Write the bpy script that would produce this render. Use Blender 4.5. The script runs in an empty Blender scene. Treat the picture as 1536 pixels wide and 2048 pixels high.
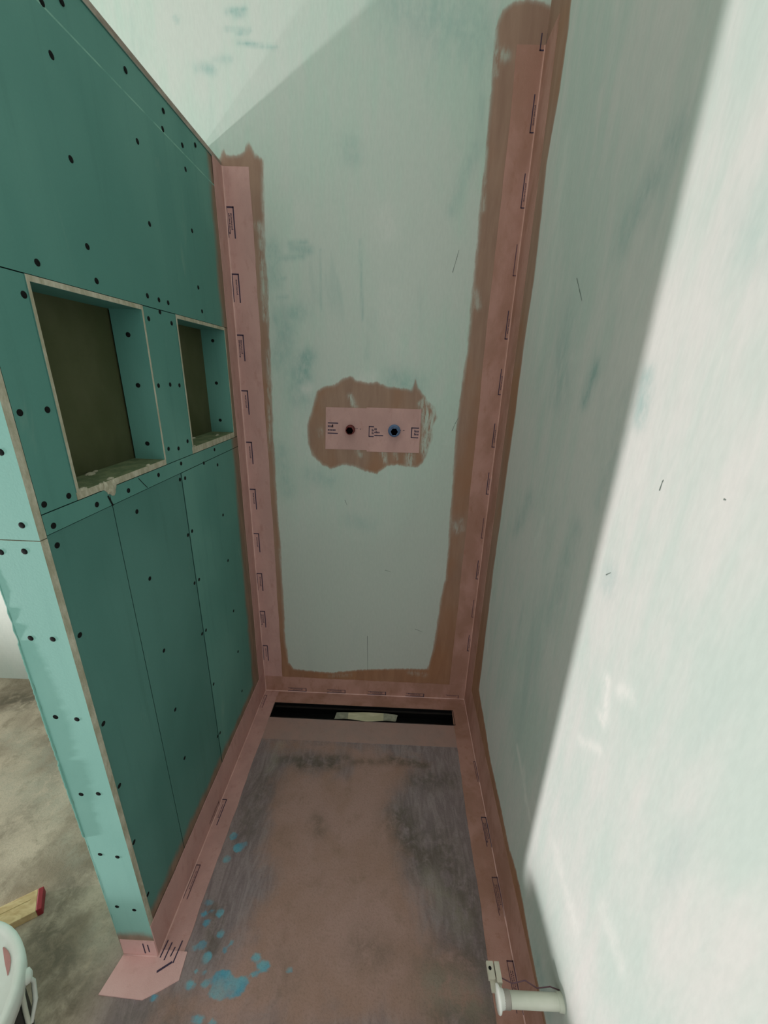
import bpy, bmesh, math, random
import numpy as np
from mathutils import Vector, Matrix

random.seed(7)
SC = bpy.context.scene
COL = SC.collection

# ------------------------------------------------------------------ camera, world, lights, exposure
FPX = 778.53                                   # focal length in pixels of a 1536 x 2048 frame
cam = bpy.data.cameras.new('camera')
cam.sensor_fit = 'VERTICAL'
cam.sensor_height = 36.0
cam.lens = FPX * 36.0 / 2048.0
cam.clip_start = 0.02
co = bpy.data.objects.new('camera', cam)
COL.objects.link(co)
CR = Vector((0.999079, 0.022897, 0.03629))
CU = Vector((-0.041876, 0.335844, 0.940986))
CF = Vector((-0.009358, 0.941639, -0.336494))
M = Matrix((CR, CU, -CF)).transposed().to_4x4()
M.translation = Vector((0.51897, -1.37675, 1.37184))
co.matrix_world = M
SC.camera = co

world = bpy.data.worlds.new('world')
SC.world = world
world.use_nodes = True
wbg = world.node_tree.nodes['Background']
wbg.inputs[0].default_value = (0.97, 1.0, 0.975, 1)
wbg.inputs[1].default_value = 1.0

def flood(name, loc, az, el, half, blend, radius, power, color):
    l = bpy.data.lights.new(name, 'SPOT')
    l.energy = power
    l.color = color
    l.spot_size = math.radians(2 * half)
    l.spot_blend = blend
    l.shadow_soft_size = radius
    o = bpy.data.objects.new(name, l)
    COL.objects.link(o)
    o.location = loc
    a, e = math.radians(az), math.radians(el)
    d = Vector((math.cos(a) * math.cos(e), math.sin(a) * math.cos(e), math.sin(e)))
    o.rotation_euler = d.to_track_quat('-Z', 'Y').to_euler()
    return o

# two-headed work lamp standing low on the floor behind the partition, aimed over and past it
flood('work_lamp_far', (-2.82, -1.095, 0.085), 3, 30, 43, .55, 0.05, 350, (1.0, 0.92, 0.925))
flood('work_lamp_near', (-1.90, -1.015, 0.085), 3, 30, 42, .55, 0.04, 70, (1.0, 0.92, 0.925))

SC.view_settings.view_transform = 'Standard'
SC.view_settings.look = 'None'
SC.view_settings.gamma = 1.0
SC.view_settings.use_curve_mapping = False
SC.view_settings.exposure = 0.0

# ------------------------------------------------------------------ measures (metres)
W = 0.90                    # clear width of the shower along the back wall
RA, RZ = 0.0217, -0.0087    # the right wall is slightly out of square and out of plumb
D, H, T = 0.8534, 1.9234, 0.085
BOARD = 0.0125
CEIL = 2.85

DATA = {
 'SIDE': [(-0.628,1.791),(-0.434,1.882),(-0.627,1.848),(-0.583,1.877),(-0.307,1.886),(-0.32,1.849),(-0.234,1.859),(-0.162,1.891),(-0.428,1.78),(-0.628,1.669),(-0.232,1.814),(-0.426,1.645),(-0.233,1.689),(-0.628,1.552),(-0.74,1.503),(-0.621,1.503),(-0.473,1.505),(-0.431,1.504),(-0.394,1.504),(-0.233,1.564),(-0.226,1.509),(-0.776,1.456),(-0.434,1.48),(-0.481,1.461),(-0.391,1.462),(-0.83,1.301),(-0.784,1.301),(-0.482,1.327),(-0.434,1.328),(-0.393,1.325),(-0.48,1.186),(-0.437,1.179),(-0.39,1.189),(-0.831,1.166),(-0.784,1.165),(-0.825,1.129),(-0.73,1.132),(-0.642,1.132),(-0.535,1.137),(-0.435,1.141),(-0.243,1.14),(-0.826,1.096),(-0.627,1.082),(-0.448,1.103),(-0.426,1.101),(-0.234,1.092),(-0.318,1.116),(-0.234,0.931),(-0.448,0.953),(-0.428,0.956),(-0.234,0.771),(-0.626,0.924),(-0.45,0.811),(-0.427,0.809),(-0.234,0.577),(-0.449,0.644),(-0.428,0.641),(-0.829,0.928),(-0.624,0.728),(-0.234,0.405),(-0.428,0.441),(-0.237,0.227),(-0.623,0.544),(-0.83,0.728),(-0.43,0.241),(-0.445,0.243),(-0.622,0.373),(-0.832,0.564),(-0.834,0.393),(-0.835,0.209)],
 'ENDS': [(-0.02,1.249),(-0.021,1.14),(-0.066,1.094),(-0.029,1.097),(-0.063,0.937),(-0.026,0.937),(-0.064,0.766),(-0.026,0.763),(-0.063,0.566),(-0.028,0.57),(-0.064,0.382),(-0.028,0.376),(-0.064,0.196),(-0.026,0.186)],
 'NICH1': [(-0.035,1.427),(-0.032,1.327),(-0.033,1.201)],
 'NICH2': [(-0.037,1.445),(-0.039,1.322),(-0.039,1.207)],
 'P_LEFT': [(-0.238,-0.071),(-0.018,1.916),(-0.0,1.937),(0.01,1.955),(0.016,1.942),(0.03,1.94),(0.053,1.942),(0.07,1.953),(0.083,1.973),(0.093,1.957),(0.102,1.94),(0.124,1.934),(0.121,1.902),(0.117,1.812),(0.113,1.717),(0.115,1.631),(0.111,1.473),(0.109,1.303),(0.104,1.098),(0.104,0.908),(0.108,0.704),(0.106,0.525),(0.105,0.277),(0.114,0.161),(0.135,0.127),(0.294,0.116),(0.427,0.14),(0.602,0.156),(0.722,0.16),(0.738,0.262),(0.751,0.557),(0.761,0.603),(0.757,0.777),(0.75,1.014),(0.745,1.206),(0.75,1.359),(0.755,1.467),(0.753,1.651),(0.752,1.806),(0.751,1.937),(0.75,2.058),(0.748,2.16),(0.747,2.223),(0.759,2.255),(0.779,2.271),(0.813,2.278),(0.858,2.275),(0.878,2.267),(0.892,2.273),(0.896,2.305),(0.934,2.306),(0.951,1.86),(0.984,-0.117)],
 'P_BLOB': [(0.246,1.251),(0.262,1.305),(0.29,1.323),(0.32,1.327),(0.357,1.352),(0.379,1.359),(0.394,1.346),(0.433,1.339),(0.467,1.342),(0.501,1.33),(0.543,1.326),(0.582,1.321),(0.592,1.356),(0.607,1.325),(0.625,1.306),(0.644,1.281),(0.666,1.267),(0.675,1.234),(0.664,1.208),(0.661,1.156),(0.653,1.111),(0.638,1.074),(0.62,1.055),(0.578,1.057),(0.547,1.061),(0.512,1.056),(0.471,1.025),(0.44,1.031),(0.403,1.046),(0.358,1.054),(0.307,1.037),(0.277,1.05),(0.241,1.082),(0.226,1.121),(0.225,1.19)],
 'P_DRY': [(0.6,1.281),(0.629,1.306),(0.679,1.267),(0.674,1.208),(0.669,1.138),(0.638,1.074),(0.621,1.119),(0.622,1.206)],
 'P_RIGHT': [(-0.245,2.162),(-0.178,2.162),(-0.185,2.117),(-0.184,2.006),(-0.164,1.913),(-0.157,1.877),(-0.175,1.756),(-0.186,1.619),(-0.179,1.473),(-0.179,1.346),(-0.187,1.268),(-0.184,1.209),(-0.181,1.068),(-0.183,0.917),(-0.179,0.75),(-0.187,0.636),(-0.193,0.472),(-0.202,0.344),(-0.205,0.253),(-0.263,0.239),(-0.336,0.224),(-0.427,0.195),(-0.524,0.192),(-0.595,0.19),(-0.679,0.181),(-0.745,0.198),(-0.803,0.195),(-0.858,0.179),(-0.896,0.174),(-0.952,0.167),(-0.989,0.163),(-0.844,-0.303),(0.322,-0.33),(0.173,2.452)],
 'P_PART': [(-0.099,1.908),(-0.092,1.879),(-0.087,1.803),(-0.09,1.691),(-0.096,1.57),(-0.102,1.46),(-0.095,1.303),(-0.097,1.145),(-0.102,0.956),(-0.113,0.772),(-0.116,0.652),(-0.171,0.591),(-0.156,0.506),(-0.151,0.368),(-0.146,0.244),(-0.151,0.148),(-0.229,0.125),(-0.327,0.136),(-0.412,0.153),(-0.479,0.17),(-0.539,0.174),(-0.602,0.179),(-0.669,0.18),(-0.72,0.184),(-0.766,0.167),(-0.806,0.158),(-0.84,0.149),(-0.87,0.065),(0.135,-0.536),(0.175,0.849),(0.17,2.024)],
 'P_END': [(-0.094,0.097),(-0.063,0.101),(-0.018,0.124),(0.017,0.141),(-0.001,-0.112),(-0.172,-0.129)],
 'PENCIL': [(0.455,0.319),(0.46,0.14)],
 'SCR_R': [(-0.482,1.563),(-0.504,1.54),(-0.504,1.54),(-0.527,1.516),(-0.884,1.241),(-0.885,1.253),(-0.885,1.253),(-0.886,1.256),(-0.983,1.261),(-0.986,1.261),(-0.815,1.08),(-0.826,1.09)],
 'SCR_B': [(0.731,1.19),(0.739,1.214),(0.739,1.214),(0.749,1.236),(0.687,1.669),(0.695,1.702),(0.695,1.702),(0.701,1.729),(0.358,0.921),(0.366,0.901),(0.518,0.636),(0.542,0.628),(0.654,0.365),(0.687,0.351)],
 'SPLAT': [(0.0824,-0.5863,0.0138,0.0117),(0.1093,-0.6163,0.018,0.0139),(0.1255,-0.6063,0.0106,0.0084),(0.0867,-0.647,0.0146,0.0107),(0.0784,-0.7479,0.0134,0.008),(0.117,-0.7682,0.0119,0.0109),(0.0899,-0.7884,0.0117,0.0085),(0.0758,-0.7719,0.0092,0.0077),(0.1354,-0.8088,0.0114,0.0101),(0.099,-0.8306,0.0137,0.0099),(0.083,-0.8367,0.0099,0.0069),(0.1201,-0.8521,0.0134,0.0122),(0.1054,-0.8756,0.006,0.0054),(0.1244,-0.8774,0.0071,0.0054),(0.101,-0.8986,0.014,0.0087),(0.1352,-0.8958,0.0128,0.0078),(0.1728,-0.8864,0.0283,0.0173),(0.2016,-0.8989,0.0326,0.0184),(0.222,-0.8902,0.0165,0.0118),(0.1758,-0.9077,0.0277,0.0133),(0.2399,-0.8476,0.0147,0.0091),(0.2629,-0.8615,0.0194,0.0115),(0.2444,-0.8756,0.0119,0.0069),(0.3264,-0.8659,0.0097,0.0069),(0.1431,-0.9498,0.0176,0.0078),(0.0279,-0.9214,0.0102,0.0069),(0.1778,-0.9521,0.011,0.0061),(0.1682,-0.8234,0.0075,0.0058),(0.1587,-0.8374,0.0074,0.0086),(0.0954,-0.765,0.0066,0.0055)],
 'PRIMER': [(0.075,-0.246),(0.41,-0.248),(0.528,-0.27),(0.698,-0.322),(0.603,-0.419),(0.568,-0.487),(0.6,-0.574),(0.628,-0.675),(0.661,-0.719),(0.664,-0.771),(0.724,-0.816),(0.789,-0.866),(0.818,-0.941),(0.047,-0.967),(0.052,-0.916),(0.156,-0.889),(0.205,-0.789),(0.221,-0.715),(0.176,-0.62),(0.172,-0.506),(0.151,-0.406),(0.201,-0.357),(0.403,-0.357),(0.395,-0.287),(0.226,-0.306),(0.108,-0.292)],
 'DARK': [(0.157,-0.33,0.398,-0.314,0.02,0.8),(0.235,-0.346,0.382,-0.338,0.02,0.9),(0.427,-0.326,0.548,-0.314,0.015,0.6),(0.567,-0.309,0.698,-0.322,0.02,0.8),(0.125,-0.407,0.112,-0.568,0.05,0.5),(0.334,-0.529,0.347,-0.558,0.025,0.6),(0.601,-0.517,0.675,-0.624,0.06,0.8),(0.657,-0.381,0.784,-0.375,0.04,0.6),(0.723,-0.596,0.774,-0.746,0.07,0.7),(0.101,-0.763,0.122,-0.839,0.03,0.6),(0.495,-0.816,0.546,-0.832,0.04,0.4),(0.302,-0.858,0.333,-0.882,0.03,0.3),(0.693,-0.861,0.826,-0.812,0.07,0.6),(0.698,-0.923,0.789,-0.92,0.05,0.7),(-1.058,-0.119,-0.976,-0.114,0.06,0.8),(-0.738,-0.294,-0.596,-0.443,0.04,0.5),(-0.612,-0.542,-0.619,-0.587,0.06,0.4),(-0.315,-0.714,-0.31,-0.789,0.05,0.6),(-0.304,-0.828,-0.213,-0.877,0.06,0.7),(-0.142,-0.891,-0.158,-0.931,0.06,0.6),(-0.021,-0.948,0.094,-0.951,0.05,0.4),(-0.244,-0.806,-0.184,-0.85,0.03,0.4)],
 'LIGHTF': [(-0.905,-0.281,-0.64,-0.39,0.04,0.7),(-0.711,-0.412,-0.502,-0.537,0.05,0.7),(-0.764,-0.451,-0.651,-0.48,0.06,0.6),(-0.419,-0.619,-0.351,-0.668,0.03,0.5),(-0.174,-0.804,-0.117,-0.848,0.03,0.7),(-0.173,-0.832,-0.13,-0.874,0.04,0.5),(0.685,-0.673,0.758,-0.757,0.03,0.4),(0.679,-0.878,0.771,-0.898,0.04,0.4),(0.14,-0.269,0.132,-0.37,0.02,0.4)],
 'STAIN_B': [(0.05,2.239,0.096,2.243,0.007,0.8),(0.069,2.232,0.093,2.236,0.008,0.6),(0.04,2.205,0.106,2.204,0.005,0.5),(0.072,2.198,0.095,2.199,0.006,0.8),(0.072,2.179,0.111,2.177,0.005,0.9),(0.119,2.176,0.138,2.173,0.005,0.6),(0.15,2.173,0.172,2.171,0.005,0.7),(0.007,2.143,0.047,2.146,0.008,0.5),(-0.042,2.127,-0.002,2.123,0.012,0.6),(-0.089,2.224,-0.084,2.218,0.006,0.5),(0.189,1.729,0.238,1.735,0.008,0.6),(0.157,1.689,0.226,1.699,0.01,0.7),(0.146,1.632,0.17,1.638,0.006,0.6),(0.402,1.745,0.413,1.528,0.004,0.5),(0.28,1.716,0.28,1.552,0.004,0.4),(0.143,1.583,0.175,1.586,0.006,0.5),(0.228,1.41,0.216,1.339,0.03,0.9),(0.162,1.491,0.141,1.399,0.04,0.5),(0.135,1.711,0.135,1.631,0.03,0.5),(0.196,1.717,0.25,1.715,0.012,0.7),(0.37,1.966,0.377,1.95,0.03,0.35),(0.19,1.37,0.204,1.29,0.05,0.5),(0.23,1.011,0.303,0.995,0.03,0.4),(0.125,1.099,0.145,0.95,0.03,0.4),(0.378,0.842,0.454,0.825,0.03,0.3),(0.525,1.35,0.593,1.337,0.04,0.5),(0.213,1.55,0.148,1.519,0.03,0.5),(0.672,1.828,0.722,1.97,0.02,0.3),(0.496,2.27,0.693,2.218,0.08,0.4)],
 'SKIM_B': [(0.23,1.316,0.225,1.311,0.02,0.9),(0.475,1.798,0.483,1.773,0.04,0.5),(0.374,1.313,0.441,1.347,0.03,0.7),(0.151,1.577,0.223,1.815,0.03,0.2),(0.498,1.588,0.537,1.444,0.05,0.3)],
 'STAIN_R': [(-0.724,1.667,-0.648,1.589,0.03,0.6),(-0.637,1.39,-0.621,1.338,0.018,0.9),(-0.794,1.376,-0.804,1.329,0.02,0.7),(-0.465,1.471,-0.493,1.351,0.05,0.5),(-0.42,1.079,-0.339,0.963,0.03,0.5),(-0.825,1.085,-0.825,1.067,0.02,0.5),(-0.768,1.347,-0.748,1.184,0.03,0.3),(-0.189,0.137,-0.271,0.176,0.02,0.4),(-0.912,0.196,-0.956,0.201,0.03,0.6),(-0.684,1.104,-0.657,0.884,0.03,0.4),(-0.908,1.523,-0.927,1.506,0.04,0.25)],
 'SKIM_R': [(-0.62,0.466,-0.756,0.405,0.01,0.9),(-0.679,0.463,-0.715,0.41,0.008,0.8),(-0.522,1.063,-0.504,0.991,0.01,0.5),(-0.133,0.804,-0.241,0.466,0.008,0.6),(-0.885,0.933,-0.901,0.879,0.012,1.0),(-0.89,0.868,-0.899,0.865,0.01,1.0),(-0.858,0.775,-0.912,0.818,0.01,0.7),(-0.917,0.945,-0.938,0.957,0.015,0.8),(-0.87,0.498,-0.973,0.48,0.02,0.6),(-1.02,0.613,-1.065,0.607,0.02,0.6),(-0.287,1.851,-0.321,1.439,0.04,0.35)],
 'DRY_B': [(0.375,1.293,0.385,1.272,0.008,0.9),(0.383,1.267,0.395,1.256,0.006,0.8),(0.494,1.105,0.502,1.074,0.01,0.8),(0.404,1.106,0.415,1.092,0.008,0.8),(0.586,1.114,0.592,1.067,0.014,0.9),(0.536,1.106,0.541,1.083,0.006,0.7),(0.27,1.175,0.273,1.158,0.008,0.5),(0.744,2.178,0.78,2.169,0.012,0.7),(0.745,2.219,0.759,2.131,0.006,0.6),(0.752,1.971,0.761,1.831,0.006,0.5),(0.762,1.617,0.774,1.58,0.012,0.6),(0.772,0.843,0.786,0.816,0.012,0.6),(0.796,0.861,0.806,0.821,0.008,0.5),(0.097,1.774,0.107,1.749,0.01,0.8),(0.102,1.736,0.099,1.518,0.007,0.8),(0.122,1.897,0.117,1.812,0.006,0.7),(0.102,1.429,0.089,1.097,0.005,0.6),(0.104,0.704,0.115,0.525,0.006,0.5),(0.113,0.267,0.117,0.228,0.01,0.6),(0.647,0.136,0.713,0.127,0.012,0.4),(0.294,0.097,0.383,0.108,0.01,0.3),(0.755,1.54,0.75,1.359,0.006,0.5),(0.743,1.088,0.746,0.918,0.006,0.5)],
}


# ------------------------------------------------------------------ helpers
def s2l(r, g=None, b=None):
    f = lambda c: c / 12.92 if c <= 0.04045 else ((c + 0.055) / 1.055) ** 2.4
    return (f(r / 255), f(g / 255), f(b / 255), 1)

class NT:
    def __init__(self, name, rough=0.8, spec=0.3):
        self.m = bpy.data.materials.new(name)
        self.m.use_nodes = True
        self.t = self.m.node_tree
        self.b = self.t.nodes['Principled BSDF']
        self.b.inputs['Roughness'].default_value = rough
        self.b.inputs['Specular IOR Level'].default_value = spec
        self._pos = None
    def n(self, kind, **kw):
        x = self.t.nodes.new(kind)
        for k, v in kw.items():
            setattr(x, k, v)
        return x
    def put(self, sock, v):
        if isinstance(v, bpy.types.NodeSocket):
            self.t.links.new(v, sock)
        elif isinstance(v, (tuple, list)) and len(v) == 3 and sock.type == 'RGBA':
            sock.default_value = (*v, 1)
        else:
            sock.default_value = v
    def pos(self):
        if self._pos is None:
            self._pos = self.n('ShaderNodeNewGeometry').outputs['Position']
        return self._pos
    def noise(self, scale, stretch=(1, 1, 1), detail=3, rough=0.55, dist=0.0):
        mp = self.n('ShaderNodeMapping')
        self.put(mp.inputs['Vector'], self.pos())
        mp.inputs['Scale'].default_value = stretch
        x = self.n('ShaderNodeTexNoise')
        self.put(x.inputs['Vector'], mp.outputs[0])
        x.inputs['Scale'].default_value = scale
        x.inputs['Detail'].default_value = detail
        x.inputs['Roughness'].default_value = rough
        x.inputs['Distortion'].default_value = dist
        return x.outputs['Fac']
    def math(self, op, a, b=0.0, c=0.0, clamp=False):
        x = self.n('ShaderNodeMath', operation=op, use_clamp=clamp)
        self.put(x.inputs[0], a); self.put(x.inputs[1], b); self.put(x.inputs[2], c)
        return x.outputs[0]
    def ramp(self, v, lo, hi, a=0.0, b=1.0, smooth=True):
        x = self.n('ShaderNodeMapRange')
        x.interpolation_type = 'SMOOTHSTEP' if smooth else 'LINEAR'
        self.put(x.inputs[0], v)
        for i, q in enumerate((lo, hi, a, b)):
            self.put(x.inputs[i + 1], q)
        return x.outputs[0]
    def mix(self, f, a, b):
        x = self.n('ShaderNodeMix', data_type='RGBA')
        self.put(x.inputs[0], f); self.put(x.inputs[6], a); self.put(x.inputs[7], b)
        return x.outputs[2]
    def attr(self, name):
        return self.n('ShaderNodeAttribute', attribute_name=name).outputs['Fac']
    def sep(self):
        x = self.n('ShaderNodeSeparateXYZ')
        self.put(x.inputs[0], self.pos())
        return x.outputs
    def base(self, v):
        self.put(self.b.inputs['Base Color'], v)
        return self
    def bump(self, h, strength=0.2, dist=0.002):
        x = self.n('ShaderNodeBump')
        x.inputs['Strength'].default_value = strength
        x.inputs['Distance'].default_value = dist
        self.put(x.inputs['Height'], h)
        self.put(self.b.inputs['Normal'], x.outputs[0])
        return self

def sdf_poly(P, poly):
    """signed distance of points P (N,2) to a polygon, positive inside"""
    V = np.array(poly, float)
    d = np.full(len(P), 1e9)
    ins = np.zeros(len(P), bool)
    n = len(V)
    for i in range(n):
        a, b = V[i], V[(i + 1) % n]
        e = b - a
        w = P - a
        t = np.clip((w @ e) / max(e @ e, 1e-12), 0, 1)
        q = w - t[:, None] * e
        d = np.minimum(d, (q * q).sum(1))
        c = ((a[1] <= P[:, 1]) & (b[1] > P[:, 1])) | ((b[1] <= P[:, 1]) & (a[1] > P[:, 1]))
        with np.errstate(divide='ignore', invalid='ignore'):
            xx = a[0] + (P[:, 1] - a[1]) * e[0] / (e[1] if e[1] else 1e-12)
        ins ^= c & (P[:, 0] < xx)
    d = np.sqrt(d)
    return np.where(ins, d, -d)

def strokes(P, L):
    out = np.zeros(len(P))
    for x1, y1, x2, y2, w, s in L:
        a = np.array((x1, y1)); e = np.array((x2 - x1, y2 - y1))
        q = P - a
        t = np.clip((q @ e) / max(e @ e, 1e-12), 0, 1)
        q = q - t[:, None] * e
        out = np.maximum(out, s * np.exp(-(q * q).sum(1) / (w * w)))
    return out

def splats(P, L):
    """distance field of small round drops: positive inside, in metres"""
    out = np.full(len(P), -1.0)
    for k, (x, y, rx, ry) in enumerate(L):
        q = (P - np.array((x, y))) / np.array((max(rx, .003), max(ry, .003)))
        out = np.maximum(out, (1 - np.sqrt((q * q).sum(1))) * min(rx, ry))
    return out

def spans(*parts):
    """concatenate (start, stop, step) runs into one sorted list of coordinates"""
    out = []
    for a, b, s in parts:
        n = max(1, round((b - a) / s))
        out += list(np.linspace(a, b, n + 1))
    out = sorted(out)
    keep = [out[0]]
    for v in out[1:]:
        if v - keep[-1] > 1e-5:
            keep.append(v)
    return np.array(keep)

def link(name, me, parent=None, mats=()):
    o = bpy.data.objects.new(name, me)
    COL.objects.link(o)
    for m in mats:
        me.materials.append(m)
    if parent:
        o.parent = parent
    return o

def grid_surface(name, us, vs, fn, attrs, mats, flip=False, hole=None, back=None, extra=None):
    """a finely divided surface carrying paint-coverage fields, closed behind by a solid body"""
    U, V = np.meshgrid(us, vs)
    P2 = np.stack([U.ravel(), V.ravel()], 1)
    co_ = fn(P2)
    nu, nv = len(us), len(vs)
    i = np.arange((nu - 1) * (nv - 1))
    r, c = i // (nu - 1), i % (nu - 1)
    q = np.stack([r * nu + c, r * nu + c + 1, (r + 1) * nu + c + 1, (r + 1) * nu + c], 1)
    if hole:
        cu = (us[c] + us[c + 1]) / 2; cv = (vs[r] + vs[r + 1]) / 2
        q = q[~((cu > hole[0]) & (cu < hole[1]) & (cv > hole[2]) & (cv < hole[3]))]
    if flip:
        q = q[:, ::-1]
    verts = [tuple(v) for v in co_]
    faces = [tuple(int(k) for k in f) for f in q]
    matidx = [0] * len(faces)
    nb = len(verts)
    if back is not None:                        # five more sides of the solid behind the surface
        cor = [0, nu - 1, nu * nv - 1, nu * (nv - 1)]
        bk = np.array(back)
        verts += [tuple(co_[k] + bk) for k in cor]
        rim = [list(range(nu)), [k * nu + nu - 1 for k in range(nv)], [nu * (nv - 1) + k for k in range(nu)][::-1], [k * nu for k in range(nv)][::-1]]
        b4 = [nb, nb + 1, nb + 2, nb + 3]
        for k in range(4):
            faces.append(tuple(rim[k][::-1] + [b4[k], b4[(k + 1) % 4]]))
            matidx.append(0)
        faces.append(tuple(b4))
        matidx.append(0)
    if extra:
        for vv, mi in extra:
            b = len(verts)
            verts += [tuple(x) for x in vv]
            faces.append(tuple(range(b, b + len(vv))))
            matidx.append(mi)
    me = bpy.data.meshes.new(name)
    me.from_pydata(verts, [], faces)
    me.update()
    me.polygons.foreach_set('material_index', matidx)
    for k, fnv in attrs.items():
        a = me.attributes.new(k, 'FLOAT', 'POINT')
        val = np.zeros(len(verts), np.float32)
        val[:nb] = fnv(P2)
        if k.startswith('paint'):
            val[nb:] = -1
        a.data.foreach_set('value', val)
    return link(name, me, None, mats)

def strip2(p, q, w):
    """the four corners of a thin line from p to q of width w, in plane coordinates"""
    p, q = np.array(p), np.array(q)
    d = (q - p) / np.linalg.norm(q - p)
    n = np.array((-d[1], d[0])) * w / 2
    return [p - n, q - n * .5, q + n * .5, p + n]

class MB:
    """collects shapes into one mesh"""
    def __init__(self):
        self.bm = bmesh.new()
    def face(self, pts, mi=0, smooth=False):
        f = self.bm.faces.new([self.bm.verts.new(Vector(p)) for p in pts])
        f.material_index = mi
        f.smooth = smooth
        return f
    def box(self, a, b, mi=0, sides=None, skip=()):
        """box from corner a to corner b; sides maps a side ('x+', 'z-', ...) to a material index"""
        x0, y0, z0 = a; x1, y1, z1 = b
        v = [self.bm.verts.new(c) for c in ((x0, y0, z0), (x1, y0, z0), (x1, y1, z0), (x0, y1, z0), (x0, y0, z1), (x1, y0, z1), (x1, y1, z1), (x0, y1, z1))]
        for k, idx in (('z-', (3, 2, 1, 0)), ('z+', (4, 5, 6, 7)), ('y-', (0, 1, 5, 4)), ('y+', (2, 3, 7, 6)), ('x-', (3, 0, 4, 7)), ('x+', (1, 2, 6, 5))):
            if k in skip:
                continue
            f = self.bm.faces.new([v[i] for i in idx])
            f.material_index = (sides or {}).get(k, mi)
        return self
    def sweep(self, rings, mi=0, closed=True, caps=True, smooth=True):
        vs = [[self.bm.verts.new(Vector(p)) for p in r] for r in rings]
        n = len(vs[0])
        for a, b in zip(vs, vs[1:]):
            for i in range(n if closed else n - 1):
                j = (i + 1) % n
                f = self.bm.faces.new((a[i], a[j], b[j], b[i]))
                f.material_index = mi[i] if isinstance(mi, list) else mi
                f.smooth = smooth
        if caps and closed:
            for r, fl in ((vs[0], True), (vs[-1], False)):
                f = self.bm.faces.new(r[::-1] if fl else r)
                f.material_index = mi[0] if isinstance(mi, list) else mi
        return self
    def tube(self, pts, r, mi=0, seg=8, smooth=True):
        pts = [Vector(p) for p in pts]
        rr = r if isinstance(r, (list, tuple)) else [r] * len(pts)
        rings = []
        up = None
        for i, p in enumerate(pts):
            d = (pts[min(i + 1, len(pts) - 1)] - pts[max(i - 1, 0)]).normalized()
            if up is None:
                up = d.orthogonal().normalized()
            a = (up - d * up.dot(d)).normalized()
            up = a
            b = d.cross(a)
            rings.append([p + (a * math.cos(t) + b * math.sin(t)) * rr[i] for t in (2 * math.pi * k / seg for k in range(seg))])
        return self.sweep(rings, mi, smooth=smooth)
    def lathe(self, prof, seg=24, mi=0, M=None, smooth=True, caps=True):
        rings = []
        for r, z in prof:
            rings.append([(M or Matrix.Identity(4)) @ Vector((r * math.cos(t), r * math.sin(t), z)) for t in (2 * math.pi * k / seg for k in range(seg))])
        return self.sweep(rings, mi, caps=caps, smooth=smooth)
    def build(self, name, mats, parent=None, bevel=0, weld=True):
        if weld:
            bmesh.ops.remove_doubles(self.bm, verts=self.bm.verts, dist=1e-6)
        bmesh.ops.recalc_face_normals(self.bm, faces=self.bm.faces)
        me = bpy.data.meshes.new(name)
        self.bm.to_mesh(me)
        self.bm.free()
        o = link(name, me, parent, mats if isinstance(mats, (list, tuple)) else [mats])
        if bevel:
            m = o.modifiers.new('bevel', 'BEVEL')
            m.width = bevel; m.segments = 2; m.limit_method = 'ANGLE'
        return o

def tag(o, label=None, cat=None, group=None, kind=None):
    if label: o['label'] = label
    if cat: o['category'] = cat
    if group: o['group'] = group
    if kind: o['kind'] = kind
    return o

def empty(name, loc, **kw):
    o = bpy.data.objects.new(name, None)
    o.empty_display_size = 0.05
    COL.objects.link(o)
    o.location = loc
    bpy.context.view_layer.update()
    return tag(o, **kw)

def adopt(parent, *kids):
    """parent world-space meshes to an Empty without moving them"""
    for k in kids:
        k.parent = parent
        k.matrix_parent_inverse = Matrix.Translation(-parent.location)

def copy_to(o, parent, loc):
    c = o.copy()
    COL.objects.link(c)
    c.parent = parent
    c.matrix_parent_inverse = Matrix.Identity(4)
    c.location = loc
    return c

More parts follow.
